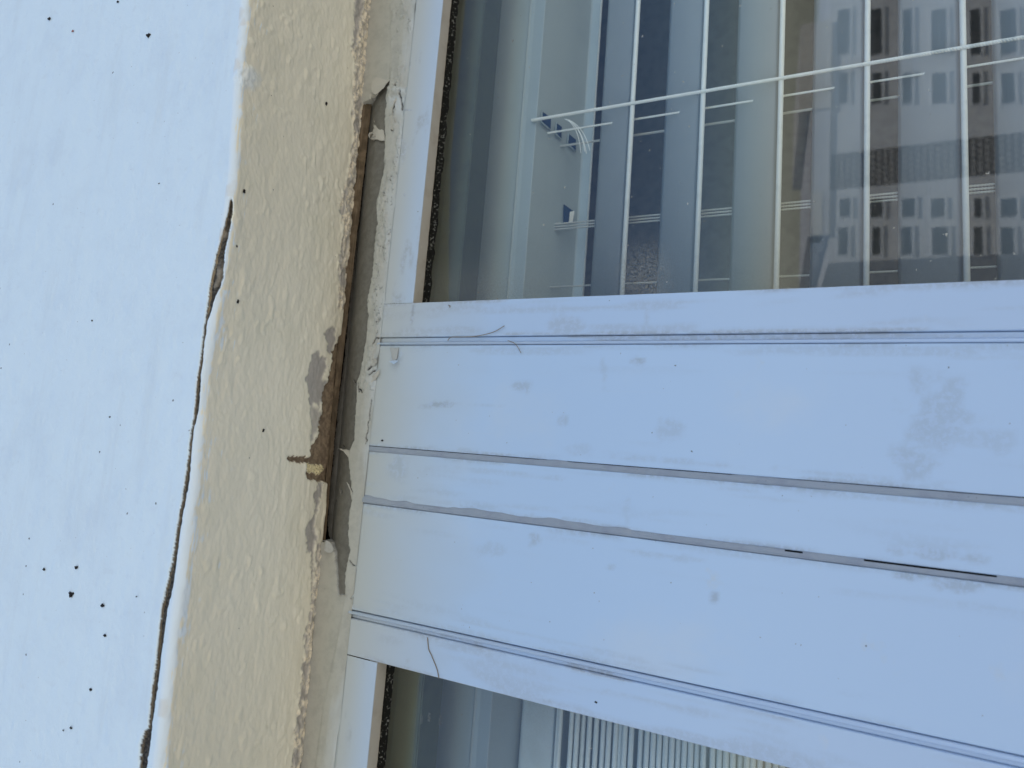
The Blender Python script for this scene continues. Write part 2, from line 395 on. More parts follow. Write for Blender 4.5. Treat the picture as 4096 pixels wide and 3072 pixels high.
P, N, TV = wall_sheet(xs, np.concatenate([np.linspace(0, 0.93, 164), np.linspace(0.932, 1, 24)]), 34, zw)
px, py = proj(P)
vis = (P[..., 1] > 0)
u, vlen = P[..., 0], (YI - P[..., 1]) + np.maximum(P[..., 2] - 0.27, 0)
jx = px + 3 * fbm(u * 500, vlen * 500, 3); jy = py + 3 * fbm(u * 500, vlen * 500, 8)
crack = inside(jx, jy, crack_poly)
rim = inside(px, py, rim_poly) & crack
is_soff = (TV < 1.0)[:, None] & np.ones_like(px, bool)
# worn band along the inner edge
R1 = lambda p: zp(700, 0, 1.843, p)
R2 = lambda p: zp(700, 800, 1.843, p)
R3 = lambda p: zp(1100, 1600, 2.765, p)
R4 = lambda p: zp(1100, 2100, 2.765, p)
R5 = lambda p: zp(1100, 2472, 2.765, p)
band_left = R1([(1335,-80),(1325,0),(1330,150),(1315,250),(1305,340),(1295,380),(1330,450),(1310,600),(1312,700),(1300,850),(1312,1000),(1290,1150),(1275,1270),(1255,1350),(1230,1450),(1215,1550)]) + \
            R2([(1215,60),(1230,140),(1243,210),(1222,300),(1213,400),(1200,500),(1212,600),(1198,700),(1195,800)])
rough_poly = [(1600, -50)] + band_left + R2([(1225,800),(1300,800)]) + [(1500, 1200)]
low_band = R4([(470,200),(455,300),(452,420),(432,600),(412,740),(400,850),(375,960),(352,1100),(322,1250),(338,1400),(300,1560)]) + \
           R5([(290,700),(265,850),(240,1080),(205,1270),(215,1450),(175,1620),(165,1760)]) + [(1400, 3150), (1400, 2172)]
g_polys = [R1([(1325,-60),(1390,-60),(1385,60),(1378,130),(1352,180),(1350,240),(1340,320),(1312,370),(1300,350),(1318,250),(1328,150)]),
    R1([(1322,860),(1352,850),(1358,900),(1340,950),(1318,930)]), R1([(1345,700),(1370,700),(1360,800),(1345,790)]),
    R2([(1228,260),(1245,250),(1243,330),(1225,400),(1215,480),(1205,520),(1225,420)]), R2([(1215,540),(1242,500),(1240,600),(1222,640),(1210,600)]),
    R2([(1060,1100),(1075,1150),(1110,1160),(1122,1230),(1092,1320),(1072,1400),(1058,1480),(1022,1498),(1030,1540),(1005,1540),(990,1480),(988,1400),(962,1330),(990,1240),(1005,1190),(1012,1140),(1040,1118)]),
    R2([(1098,985),(1130,950),(1170,928),(1187,960),(1172,1080),(1150,1140),(1115,1105),(1132,1060)]),
    R2([(1080,1340),(1137,1323),(1112,1370),(1102,1440),(1088,1480),(1062,1545),(1050,1495),(1070,1400)]),
    R2([(1000,1540),(1050,1530),(1085,1570),(1088,1620),(1070,1680),(1012,1680),(1000,1600)]),
    R3([(385,150),(470,160),(480,200),(475,300),(455,390),(430,450),(400,515),(398,400),(412,280)]),
    R3([(485,905),(530,915),(520,1000),(480,1200),(450,1300),(440,1430),(462,1540),(412,1680),(362,1680),(352,1500),(328,1440),(378,1360),(440,1270),(450,1150),(433,1040),(480,960)]),
    R4([(330,60),(370,50),(412,190),(430,330),(427,500),(415,740),(403,730),(405,400),(395,250),(360,170)]),
    R5([(325,190),(345,150),(360,280),(350,420),(330,330)]), R5([(300,520),(345,460),(350,560),(330,640),(300,640)]),
    R5([(290,780),(340,740),(345,820),(300,900),(270,1050),(255,1030),(272,850)]), R5([(240,1120),(290,1080),(295,1180),(250,1280),(215,1270)]), R5([(220,1450),(270,1430),(265,1560),(200,1640),(185,1600)])]
brown_poly = R2([(1165,1120),(1232,990),(1300,990),(1300,1659),(1090,1700),(1085,1600),(1090,1490),(1105,1400),(1120,1360),(1140,1330),(1155,1250),(1165,1180)]) 
brown_poly2 = R3([(545,0),(530,100),(520,170),(497,280),(482,400),(447,468),(408,515),(408,636),(300,632),(160,630),(138,650),(160,668),(230,690),(360,700),(352,760),(350,850),(378,885),(470,900),(566,912),(640,915),(720,-20)])
foam_poly = R3([(352,712),(400,700),(450,715),(530,720),(550,750),(545,800),(500,825),(420,812),(372,800),(355,770)])
jx2 = px + 9 * fbm(u * 700, vlen * 700, 31); jy2 = py + 9 * fbm(u * 700, vlen * 700, 38)
rough = inside(jx2, jy2, rough_poly) | inside(jx2, jy2, low_band)
grey = np.zeros_like(rough)
for g in g_polys: grey |= inside(jx2, jy2, g)
low = inside(jx2, jy2, low_band)
grey |= low & (fbm(u * 260, vlen * 520, 51) > 0.12)
grey |= inside(jx2, jy2, rough_poly) & (fbm(u * 120, vlen * 420, 57) > 0.22)
mott = inside(jx2, jy2, R2([(1000,1540),(1085,1540),(1095,1600),(1085,1700),(1000,1700)])) | inside(jx2, jy2, R3([(385,60),(520,60),(515,220),(480,400),(400,520)]))
brown = (inside(jx2, jy2, brown_poly) | inside(jx2, jy2, brown_poly2)) & is_soff
foam = inside(jx2, jy2, foam_poly) & is_soff
brown &= ~foam; grey &= ~brown & ~foam & is_soff
# relief
relief = 0.00042 * fbm(u * 95, vlen * 210, 2, 3) + 0.00024 * fbm(u * 260, vlen * 500, 5, 3) + 0.0005 * fbm(u * 30, vlen * 60, 7, 2)
bumpsz = np.clip(fbm(u * 130, vlen * 210, 12, 2) - 0.22, 0, 1); relief = relief + 0.0013 * bumpsz * sm(fbm(u * 30, vlen * 30, 14, 2), -0.3, 0.0)
wallrelief = 0.00032 * fbm(u * 90, vlen * 90, 22, 3) + 0.0005 * fbm(u * 9, vlen * 9, 23, 2)
wt = sm(TV, 0.96, 1.6)[:, None]
relief = relief * 0.85
H = relief * (1 - wt) + wallrelief * wt
edge = blur(rough & is_soff, 3)
H = H + edge * (0.0005 + 0.0019 * fbm(u * 200, vlen * 600, 44, 4))
H = H - blur(grey, 1) * 0.0007 - blur(brown, 1) * 0.0022 - blur(foam, 1) * 0.0004 + foam * 0.0008 * fbm(u * 900, vlen * 900, 71, 2)
H = H - blur(crack, 1) * (0.0016 + 0.0008 * fbm(u * 400, vlen * 400, 61, 3)) + blur(rim & crack, 1) * 0.0004
# a filled patch on the arris
fill = sm(np.hypot((px - 985) / 60, (py - 310) / 60) + 0.3 * fbm(u * 200, vlen * 200, 80), 1.1, 0.5)
H = H + fill * (0.0004 + 0.0011 * fbm(u * 190, vlen * 190, 81, 4))
soft = np.interp(py, [p[1] for p in soft_edge], [p[0] for p in soft_edge])
white = sm(soft + 14 + 34 * fbm(u * 220, vlen * 420, 91, 4) + 40 * fbm(u * 50, vlen * 700, 93, 3) - px, -10, 18) * (py > 1160)
white = np.maximum(white, sm(TV[:, None] + 0.35 * fbm(u * 60, vlen * 900, 97, 3) + 0.25 * fbm(u * 200, vlen * 300, 98, 3), 1.1, 1.35))
white = np.maximum(white, fill * 0.6)
far = ((TV > 2.001)[:, None] & np.ones_like(px, bool))
P2 = P + N[:, None, :] * H[..., None]
split = np.argmax(TV > 1.999)
gauss = lambda cx, cy, s: np.exp(-((px - cx) ** 2 + (py - cy) ** 2) / (2 * s * s))
smudge = 0.35 * gauss(820, 2880, 40) * 0 + np.clip(sm(fbm(u * 60, vlen * 60, 95, 5), 0.25, 0.5) * sm(np.abs(px - np.interp(py, [a for _, a in arris_px], [a for a, _ in arris_px]) + 10), 45, 5) * 0.35, 0, 1)
wall = thing("rendered_wall", (0, YW + 0.12, -26), "white rendered house wall with cracked corner above the window", "wall")
at_ = dict(crack=crack, rim=rim * np.where(py < 1250, 1.0, 0.45), grey=blur(grey & ~mott, 1) + 0.8 * blur(grey & mott, 2), rough=blur(rough & is_soff & ~grey, 1), brown=brown, foam=foam, white=white, smudge=smudge)
sl = lambda d, a, b: {k: v[a:b] for k, v in d.items()}
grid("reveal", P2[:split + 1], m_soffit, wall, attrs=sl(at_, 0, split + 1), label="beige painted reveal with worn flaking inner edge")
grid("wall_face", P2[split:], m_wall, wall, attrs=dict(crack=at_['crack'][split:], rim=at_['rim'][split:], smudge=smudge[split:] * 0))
# the rest of the wall around the opening
OX0, OX1, OZ0 = -1.1, 1.1, -1.30
bm = bmesh.new()
abox(bm, -9, OX0 - 0.0, YW, YW + 0.30, -26, 3); abox(bm, OX1, 9, YW, YW + 0.30, -26, 3)
abox(bm, OX0, OX1, YW + 0.0, YW + 0.30, 1.0, 3); abox(bm, OX0, OX1, YW, YW + 0.30, -26, OZ0)
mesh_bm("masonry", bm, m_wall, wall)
box("masonry", OX0, OX1, YW + 0.012, YW + 0.094, 0.30, 0.999, m_void, wall)
box("roof_slab", -9, 9, YW, 9, 3, 3.3, m_roof, wall)
# old timber ground behind the reveal, seen in the open joint
xs_b = np.arange(-0.30, 0.42, 0.001)
tt = np.linspace(0, 1, 26)[:, None]
ztop = zS(xs_b)[None, :] + 0.0014
zend = np.minimum(ztop - 0.0004, 0.2721)
Pb = np.stack([xs_b[None, :] + 0 * tt, D - 0.0012 + 0.0045 * tt ** 1.4 + 0 * xs_b[None, :], ztop + (zend - ztop) * tt], -1)
Pb[..., 1] += 0.0005 * fbm(Pb[..., 0] * 120, tt * 8, 5, 4)
grid("timber_edge", Pb, m_brown, wall)
box("joint_back", -1.05, 1.05, D + 0.022, D + 0.03, 0.232, 0.33, m_void, wall)

# ------------------------------------------------------------------ window frame
win = thing("window_frame", (0, D + 0.03, -1.2), "white painted window frame with mullion post and two glazed sashes", "window")
XA, XB, XC, XD_ = 0.2223 * D, -0.0047 * D, -0.1193 * D, -0.3448 * D     # joints in the mullion
XGU, XGL = 0.2954 * D, -0.4148 * D                                      # glass edges beside the mullion
ZE = 0.6777 * D                                                         # lower edge of the head above the glass
ZH = 0.7485 * D                                                         # joint between head member and sash head
ZM = 0.7560 * D                                                         # joint between head member and mullion
ZB = -1.2                                                               # how far down the frame runs
gap_R = R1([(1447,850),(1440,850),(1432,950),(1412,1150),(1396,1300),(1372,1500),(1357,1659)]) + R2([(1352,200),(1332,400),(1306,600),(1290,750),(1271,950),(1256,1100),(1236,1300),(1211,1450),(1190,1640)]) + \
        R3([(697,100),(682,300),(664,420),(652,600),(640,750),(622,880),(604,1000),(600,1100),(598,1150),(583,1350),(598,1500),(614,1560),(560,1575)])
gap_poly = gap_R + [(1180, 2165), (1350, 470)]
groove_R = R1([(1455,735),(1500,660),(1592,590),(1585,640),(1563,700),(1552,900),(1552,1050),(1545,1250),(1512,1400),(1490,1500),(1498,1659)]) + \
    R2([(1490,200),(1475,350),(1470,450),(1450,600),(1420,750),(1430,850),(1418,1000),(1390,1180),(1370,1280),(1342,1350),(1340,1500),(1330,1659)]) + \
    R3([(895,100),(885,300),(880,450),(832,550),(820,640),(835,800),(850,950),(855,1100),(825,1300),(815,1500),(830,1659)]) + R4([(830,300),(800,450),(780,600),(782,770)])
groove_poly = groove_R + R4([(708,770),(688,500),(672,320),(620,205),(560,175)]) + [(1180, 2150), (1350, 480)]
xs_h = np.concatenate([np.linspace(-1.1, -0.262, 60), np.arange(-0.26, 0.372, 0.0005), np.linspace(0.374, 1.1, 60)])
def head_relief(Xg, Zg):
    Y = np.full(Xg.shape, D)
    Pg = np.stack([Xg, Y, Zg], -1)
    hx, hy = proj(Pg)
    k1 = hx + 5 * fbm(Xg * 500, Zg * 500, 101); k2 = hy + 5 * fbm(Xg * 500, Zg * 500, 104)
    groove = inside(k1, k2, groove_poly) & (np.abs(Xg) < 0.5)
    top = zS(Xg)
    d = top - Zg                                       # distance below the reveal
    cove = np.clip(1 - d / 0.018, 0, 1)
    y = D + 0.0080 * cove ** 1.8 * groove
    fil = np.clip(1 - d / 0.011, 0, 1) ** 2.2
    y = y - np.where(groove, 0, 0.0009 * fil) - blur(~groove, 1) * 0.0010 * np.maximum(0.02, sm(Zg, ZH + 0.001, ZH + 0.009))
    # right-hand limit of the paint layer and the ragged flaky band beside it
    ge = sorted(groove_R, key=lambda p: p[1]) + [(1345, 2600), (1300, 2800), (1265, 3072)]
    gx = np.interp(hy, [p[1] for p in ge], [p[0] for p in ge])
    filmw = np.interp(hy, [0, 700, 1300, 1700, 2200, 2500, 3072], [120, 80, 75, 90, 95, 110, 70])
    band = np.clip(1 - np.abs(hx - gx - 0.45 * filmw) / (0.5 * filmw), 0, 1) * ~groove
    lump = sm(fbm(Xg * 90, Zg * 260, 120, 4), 0.02, 0.35) * (hy < 1560)
    y = y - 0.0022 * band ** 0.7 * lump * (0.5 + fbm(Xg * 300, Zg * 500, 121, 3)) - 0.00035 * sm(band, 0.05, 0.2) * (1 + 0.6 * fbm(Xg * 40, Zg * 200, 122, 4))
    film_shade = np.clip(np.where(groove, 0, sm(gx + 0.72 * filmw + 26 * fbm(Xg * 60, Zg * 200, 125, 4) - hx, -30, 40) * 0.85), 0, 1)
    dark = 0.9 * sm(np.hypot((k1 - 1416) / 10, (k2 - 2432) / 20), 1.1, 0.6) + 0.9 * sm(np.hypot((k1 - 1530) / 7, (k2 - 1762) / 6), 1.2, 0.6) + \
        0.9 * sm(np.hypot((k1 - 1362) / 7, (k2 - 1786) / 4), 1.2, 0.6)
    for (a, b, c, e, wd) in ((1600,365,1610,440,3),(1572,450,1585,400,3),(1565,470,1572,520,5),(1456,2030,1462,2060,2.5),(1408,1955,1412,1972,3),(1353,1955,1362,1972,3),(1325,1995,1322,2005,4),
                             (1440,1550,1452,1572,2.5),(1412,1520,1425,1538,2.2),(1436,1535,1440,1570,2.0),(1487,1600,1476,1690,1.6),(1476,1690,1465,1774,1.4),(1468,2000,1464,2180,1.5),(1464,2180,1446,2310,1.5),(1446,2310,1430,2420,1.5),(1400,2245,1432,2275,1.6),(1432,2275,1441,2320,1.6),(1404,2395,1428,2360,1.8),(1520,1395,1545,1425,3.5),(1535,1390,1560,1400,3),(1495,1375,1515,1350,2.5),(1478,1480,1492,1462,2.5),(1482,1500,1512,1478,2.2)):
        L2 = (c - a) ** 2 + (e - b) ** 2
        t = np.clip(((k1 - a) * (c - a) + (k2 - b) * (e - b)) / L2, 0, 1)
        dd = np.hypot(k1 - a - t * (c - a), k2 - b - t * (e - b))
        dark = np.maximum(dark, sm(dd, wd * 1.3, wd * 0.5)); 
    cr_ = fbm(Xg * 70, Zg * 420, 141, 4)
    dark = np.maximum(dark, 0.85 * sm(np.abs(cr_), 0.022, 0.004) * sm(band, 0.25, 0.6) * sm(fbm(Xg * 22, Zg * 60, 143, 2), -0.15, 0.15) * (hy < 1600))
    y = y + 0.002 * dark
    return y, hx, hy, groove, film_shade, np.clip(dark, 0, 1)
def head_part(name, z_lo, z_hi_off, xsel, mat, parent, top=False):
    X = xs_h[xsel]
    n = int(max(4, (0.283 - z_lo) / 0.00045)) if top else max(4, int((z_hi_off - z_lo) / 0.00045))
    t = np.linspace(0, 1, n)[:, None]
    hi = (zS(X)[None, :] + 0.0095) if top else np.full((1, len(X)), z_hi_off)
    Zg = z_lo + (hi - z_lo) * t; Xg = X[None, :] + 0 * t
    y, hx, hy, groove, film_shade, dark = head_relief(Xg, Zg)
    
    qx, qy = proj(np.stack([Xg, y, Zg], -1))
    j1 = qx + 4 * fbm(Xg * 700, Zg * 700, 111)
    kill = inside(j1, qy, gap_poly)
    keep = ~(kill[:-1, :-1] & kill[1:, 1:])
    Pg = np.stack([Xg, y, Zg], -1)
    hb = (hx > 1486) & (hx < 1518) & (hy > 2496)
    return grid(name, Pg[::-1], mat, parent, keep=keep[::-1], attrs=dict(film_shade=film_shade[::-1], bare=blur(groove, 1)[::-1], dark=dark[::-1], bright=blur(hb, 1)[::-1] * 0.8))
alls = np.ones(len(xs_h), bool)
head = head_part("head_member", ZH + 0.00005, None, alls, m_head, win, top=True)
head["label"] = "head member with curled and flaking old paint along the reveal"
GP = 0.00035   # width of the hairline joints
def plate(name, x0, x1, z0, z1, mat, parent, y0=D + 0.0001, depth=0.03, stains=(), bev=0.0006, res=0.0015):
    """a frame board: rounded-edge face towards the street as a fine sheet with returns at both sides"""
    xa = np.concatenate([[x0], x0 + bev * (1 - np.cos(np.linspace(0.3, math.pi / 2, 4))), np.linspace(x0 + bev * 1.5, x1 - bev * 1.5, max(3, int((x1 - x0) / res))), (x1 - bev * (1 - np.cos(np.linspace(math.pi / 2, 0.3, 4)))), [x1]])
    ya = np.full(len(xa), y0)
    ya[1:5] = y0 + bev * (1 - np.sin(np.linspace(0.3, math.pi / 2, 4))); ya[-5:-1] = ya[1:5][::-1]; ya[0] = ya[-1] = y0 + depth
    zfine = z1 - np.concatenate([[0, 0.0002, 0.0006], np.arange(0.0015, min(z1 + 0.2, z1 - z0), res * 1.4), np.linspace(min(z1 + 0.2, z1 - z0), z1 - z0, 12)[1:]])
    X = xa[None, :] + 0 * zfine[:, None]; Z = zfine[:, None] + 0 * xa[None, :]; Y = ya[None, :] + 0 * Z
    Y[0, :] = y0 + depth; Y[1, 1:-1] += 0.0002
    hx, hy = proj(np.stack([X, Y, Z], -1)); st = np.zeros_like(hx)
    for cx, cy, rx, ry, ang, s in stains:
        ca, sa = math.cos(ang), math.sin(ang)
        dx, dy = hx - cx, hy - cy
        e = np.hypot((dx * ca + dy * sa) / rx, (-dx * sa + dy * ca) / ry)
        st = np.maximum(st, s * sm(e + 0.9 * fbm(X * 130, Z * 130, int(cx) % 97, 4), 1.15, 0.45))
    ed = np.minimum(np.abs(X - x0), np.abs(X - x1))
    st = np.maximum(st, 0.75 * sm(ed, 0.0032, 0.0004) * sm(fbm(X * 300, Z * 24, 61, 4), -0.05, 0.35))
    st = np.maximum(st, 0.35 * sm(fbm(X * 160, Z * 16, 67, 4), 0.12, 0.5) * sm(ed, 0.02, 0.004))
    fz = np.clip(1 - (ZH - Z) / (0.085 + 0.03 * fbm(X * 30, Z * 20, 5, 3)), 0, 1) ** 1.15  # grey fade at board tops: shade under the reveal put into the colour
    return grid(name, np.stack([X, Y, Z], -1), mat, parent, attrs=dict(stain=st, film_shade=np.clip(fz, 0, 1)))
stAB = [(1760,1620,60,12,0,.9),(1700,1625,35,14,0,.6),(2085,1545,50,28,0.2,.55),(2250,1690,22,30,0,.45),(2415,1500,12,60,-.15,.35),(2555,1445,25,14,0,.7),(2680,1720,45,45,0,.35),
        (3760,1650,140,170,.2,.45),(3650,1850,120,70,.2,.45),(3900,1760,200,60,.05,.3),(2130,1340,14,6,0,.5),(1590,1430,26,32,0,.6),(1850,1805,160,10,.07,.35),(2700,1845,300,12,.08,.35),(3400,1905,300,14,.1,.35),(1960,1620,120,4,0,.5),(2320,1800,60,25,0,.25)]
stBC = [(1600,1880,50,60,0,.5),(2510,2030,14,60,0,.25),(2200,2075,250,10,.12,.4),(3750,2220,160,25,.1,.55),(3690,2200,20,28,-.6,.6),(3140,1952,30,12,-.3,.7),(2900,2165,300,10,.12,.4),(2050,1895,250,10,.1,.3)]
stCD = [(2140,2160,26,40,.1,.6),(2300,2130,120,14,.1,.45),(2860,2390,22,26,-.3,.7),(3630,2305,60,22,0,.8),(3830,2345,90,22,.15,.7),(2450,2270,30,14,0,.4),(1960,2200,60,30,0,.3),(2700,2230,200,12,.13,.35),(1900,2700,20,10,0,.4)]
dz = 0.0006
mull_top = ZH + 0.002
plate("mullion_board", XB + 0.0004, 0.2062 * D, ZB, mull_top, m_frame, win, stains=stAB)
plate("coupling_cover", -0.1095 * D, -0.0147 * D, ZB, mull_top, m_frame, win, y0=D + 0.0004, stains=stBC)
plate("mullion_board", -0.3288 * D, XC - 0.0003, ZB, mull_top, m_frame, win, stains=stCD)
# glazing stops beside both sashes: a flat strip and a proud rounded bead
def bead(x_flat0, x_flat1, x_r0, x_r1, sgn):
    plate("edge_strip", min(x_flat0, x_flat1), max(x_flat0, x_flat1), ZB, mull_top + 0.0002, m_sash, win, y0=D + 0.0012, bev=0.0003, res=0.0008)
    c, r = (x_r0 + x_r1) / 2, abs(x_r1 - x_r0) / 2 - 0.0001
    prof = [(c - r, D + 0.01)] + [(c - r * math.cos(a), D + 0.0004 - 0.0012 * math.sin(a)) for a in np.linspace(0, math.pi, 9)] + [(c + r, D + 0.01)]
    prism("bead", prof, ZB, mull_top + 0.0004, 'z', m_bead, win, smooth=True)
bead(0.2132 * D, 0.2222 * D, 0.2068 * D, 0.2131 * D, 1)
bead(-0.3440 * D, -0.3376 * D, -0.3375 * D, -0.3302 * D, -1)
box("joint_back", -0.36 * D, 0.235 * D, D + 0.004, D + 0.02, ZB, mull_top - 0.001, m_void, win)
# caulk lines either side of the coupling cover
def caulk(x0, x1, seed, z_top, slit=None):
    zf = np.arange(-0.40, z_top, 0.0007)[::-1]; u_ = np.linspace(0, 1, 12)
    X = x0 + (x1 - x0) * u_[None, :] + 0 * zf[:, None]; Z = zf[:, None] + 0 * X
    wob = fbm(zf * 26, zf * 0 + seed, seed, 4)[:, None]
    spread = 0.0040 * np.clip(wob, 0, 1) * sm(zf, -0.05, 0.08)[:, None]
    X = X + spread * (u_[None, :] ** 2)                                   # smeared over the upper board
    edge_h = 1 - np.abs(u_[None, :] * 2 - 1) ** 4
    Y = D + 0.0008 - 0.0010 * edge_h - 0.0006 * fbm(X * 500, Z * 90, seed + 1, 4)
    Y = Y - 0.0005 * sm(spread, 0.0002, 0.001) * u_[None, :]
    keep = np.ones((len(zf) - 1, 11), bool)
    if slit:
        for s0, s1 in slit:
            mm = (zf[:-1] < s0) & (zf[:-1] > s1); keep[mm, 8:] = False
    Y[:, 0] = Y[:, -1] = D + 0.0004
    return grid("caulk_line", np.stack([X, Y, Z], -1), m_caulk, win, keep=keep)
caulk(-0.0149 * D, -0.0044 * D, 7, ZH + 0.001)
caulk(-0.1193 * D, -0.1088 * D, 19, ZH + 0.001, slit=[(-0.1299 * D, -0.2812 * D), (at(3134, 2207, D)[2], at(3208, 2217, D)[2])])
# the two sashes
def sash(x_in, x_out, x_far, label, flip):
    """x_in: edge at the mullion, x_out: glass edge, x_far: other end"""
    a, b = sorted((x_in, x_out))
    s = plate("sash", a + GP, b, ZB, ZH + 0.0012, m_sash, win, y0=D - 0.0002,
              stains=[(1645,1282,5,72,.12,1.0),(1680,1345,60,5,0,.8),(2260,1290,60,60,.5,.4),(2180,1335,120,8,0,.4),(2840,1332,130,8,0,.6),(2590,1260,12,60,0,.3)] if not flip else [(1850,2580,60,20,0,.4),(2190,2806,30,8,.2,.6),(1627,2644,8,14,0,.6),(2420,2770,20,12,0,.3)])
    s["label"] = label
    c, e = sorted((x_out, x_far))
    sel = (xs_h >= c - 0.0002) & (xs_h <= e)
    xr = np.concatenate([[x_out], xs_h[sel]]) if x_out < x_far else np.concatenate([xs_h[sel], [x_out]])
    xr = np.unique(xr)
    z = np.concatenate([[ZE], ZE + 0.0003 * np.array([0.3, 1, 2]), np.linspace(ZE + 0.001, ZH - 0.0009, 40), [ZH + 0.0012, ZH + 0.0014]])
    Xg = xr[None, :] + 0 * z[:, None]; Zg = z[:, None] + 0 * Xg
    Y = np.full(Xg.shape, D - 0.0002); Y[0] += 0.0006; Y[1] += 0.0002; Y[-1] += 0.006
    hx, hy = proj(np.stack([Xg, Y, Zg], -1))
    st = np.zeros_like(hx)
    for cx, cy, rx, ry in ((1600,560,3,60),(1625,440,30,3),(1640,250,3,20),(1618,780,4,8)):
        st = np.maximum(st, sm(np.hypot((hx - cx) / rx, (hy - cy) / ry) + 0.5 * fbm(Xg * 200, Zg * 200, cx, 3), 1.2, 0.5))
    st = np.maximum(st, 0.6 * sm(fbm(Xg * 40, Zg * 120, 200, 5), 0.2, 0.6))
    grid("sash_head", np.stack([Xg, Y, Zg], -1)[::-1], m_sash, s, attrs=dict(stain=st[::-1], film_shade=(0.75 * sm(Zg, ZE, ZH) + 0.25)[::-1]))  # grey grows towards the head: the same reveal shade put into the colour
    # underside of the head rail down to the glazing rebate
    box("rebate", c, e, D + 0.0006, YG + 0.001, ZE, ZE + 0.006, m_rebate, s)
    box("rebate_side", min(x_out, x_out + (0.004 if flip else -0.004)), max(x_out, x_out + (0.004 if flip else -0.004)), D + 0.001, YG + 0.02, ZB, ZE + 0.003, m_rebate, s)
    gz = 0.0046
    X = np.arange(c, e, 0.0008) if True else None
    X = X[(X > -0.36) & (X < 0.42)]; v = np.linspace(0, 1, 9)
    Xg = X[None, :] + 0 * v[:, None]
    low = gz * (1 + 0.28 * fbm(X * 160, X * 0, 9, 4) * (0.3 if flip else 1))
    Zg = ZE + 0.0008 - (low[None, :] + 0.0008) * v[:, None]
    Yg = YG - 0.0022 * (1 - v[:, None] ** 3) - 0.0004 * fbm(Xg * 300, Zg * 900, 66, 3)
    grid("gasket", np.stack([Xg, Yg, Zg], -1), m_black, s)
    # glass with a little dust towards the mullion
    xg = np.linspace(c, e, 420); zg = np.linspace(ZE + 0.002, ZB, 600)
    Xg = xg[None, :] + 0 * zg[:, None]; Zg = zg[:, None] + 0 * Xg; Yg = np.full(Xg.shape, YG)
    de = np.abs(Xg - x_out)
    hx, hy = proj(np.stack([Xg, Yg, Zg], -1))
    du = 0.10 * np.exp(-de / 0.02) + 0.012
    if not flip:
        du = du + 0.5 * sm(np.hypot((hx - 2580) / 130, (hy - 1130) / 190), 1.2, 0.2) + 0.16 * sm(np.hypot((hx - 1900) / 300, (hy - 1150) / 110), 1.2, 0.2) + 0.05 * np.exp(-de / 0.05)
    grid("glass_pane", np.stack([Xg, Yg, Zg], -1)[:, ::-1], m_glass, s, attrs=dict(dust=du[:, ::-1]), smooth=False)
    # inner frame seen through the glass
    zi = at(1940, 0, YG + 0.022)[2]
    box("inner_frame", c - 0.02, e + 0.02, YG + 0.022, YG + 0.050, zi, zi + 0.04, m_olive, s, bev=0.0008)
    box("inner_bead", c - 0.02, e + 0.02, 0.386, 0.4025, 0.386 * t_of(1958), 0.386 * t_of(1958) + 0.05, m_rail, s, bev=0.001)
sash(XA + 0.0001, XGU, 1.08, "sash with a narrow stile, dusty corner and sky reflection in its glass", False)
sash(XD_ - 0.0001, XGL, -1.08, "sash below in the photo, in front of the gathered blind", True)
# ------------------------------------------------------------------ room behind
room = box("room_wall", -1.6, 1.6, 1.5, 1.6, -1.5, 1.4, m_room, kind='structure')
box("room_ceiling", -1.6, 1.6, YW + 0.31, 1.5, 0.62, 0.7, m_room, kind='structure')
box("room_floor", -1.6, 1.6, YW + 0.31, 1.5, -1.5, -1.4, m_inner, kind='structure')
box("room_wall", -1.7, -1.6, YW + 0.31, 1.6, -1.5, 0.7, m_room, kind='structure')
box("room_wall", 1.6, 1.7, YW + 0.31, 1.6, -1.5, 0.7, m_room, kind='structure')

# ------------------------------------------------------------------ blinds
YF = 0.405
PT, SW, TA = 0.12446 * YF, 0.0918 * YF, math.radians(52.6)
ZF0 = 0.24165 * YF
def slat_mesh(x0, x1, ang, nose_r=0.0018):
    """thin crowned blade with a rolled front edge; the profile starts at the front lower side"""
    c, sn = math.cos(ang), math.sin(ang); n = 12; th = 0.0022
    top, bot = [], []
    for i in range(n + 1):
        w_ = nose_r * 0.8 + (SW - nose_r * 0.8) * i / n; cr = 0.0012 * (1 - (2 * i / n - 1) ** 2)
        top.append((w_, th / 2 + cr)); bot.append((w_, -th / 2 + cr))
    nose = [(nose_r * math.cos(a), nose_r * math.sin(a)) for a in np.linspace(math.radians(-45), math.radians(-315), 11)]
    nose = [(x + nose_r * 0.2, y) for x, y in nose]
    prof = bot[::-1] + nose + top
    nb = len(bot)
    prof = [(w_ * c - k * sn, w_ * sn + k * c) for w_, k in prof]
    bm = bmesh.new()
    A = [bm.verts.new((x0, y, z)) for y, z in prof]; B = [bm.verts.new((x1, y, z)) for y, z in prof]
    for i in range(len(prof)):
        f = bm.faces.new((A[i], A[(i + 1) % len(prof)], B[(i + 1) % len(prof)], B[i])); f.smooth = True
        f.material_index = 1 if nb - 1 <= i < nb + len(nose) - 1 else 0
    bm.faces.new(A); bm.faces.new(B[::-1])
    bmesh.ops.recalc_face_normals(bm, faces=bm.faces)
    me = bpy.data.meshes.new("slat"); bm.to_mesh(me); bm.free()
    return me
RY = YF + 0.045; RZ = t_of(2372) * RY
def on_rail(px_, py_):                  # where a picture point meets the sloping underside of the rail
    A0, B0 = np.array([0, YF, t_of(2185) * YF]), np.array([0, RY, RZ]); d = ray(px_, py_)
    n_ = np.array([0, -(B0[2] - A0[2]), B0[1] - A0[1]]); return d * (A0 @ n_ / (d @ n_))
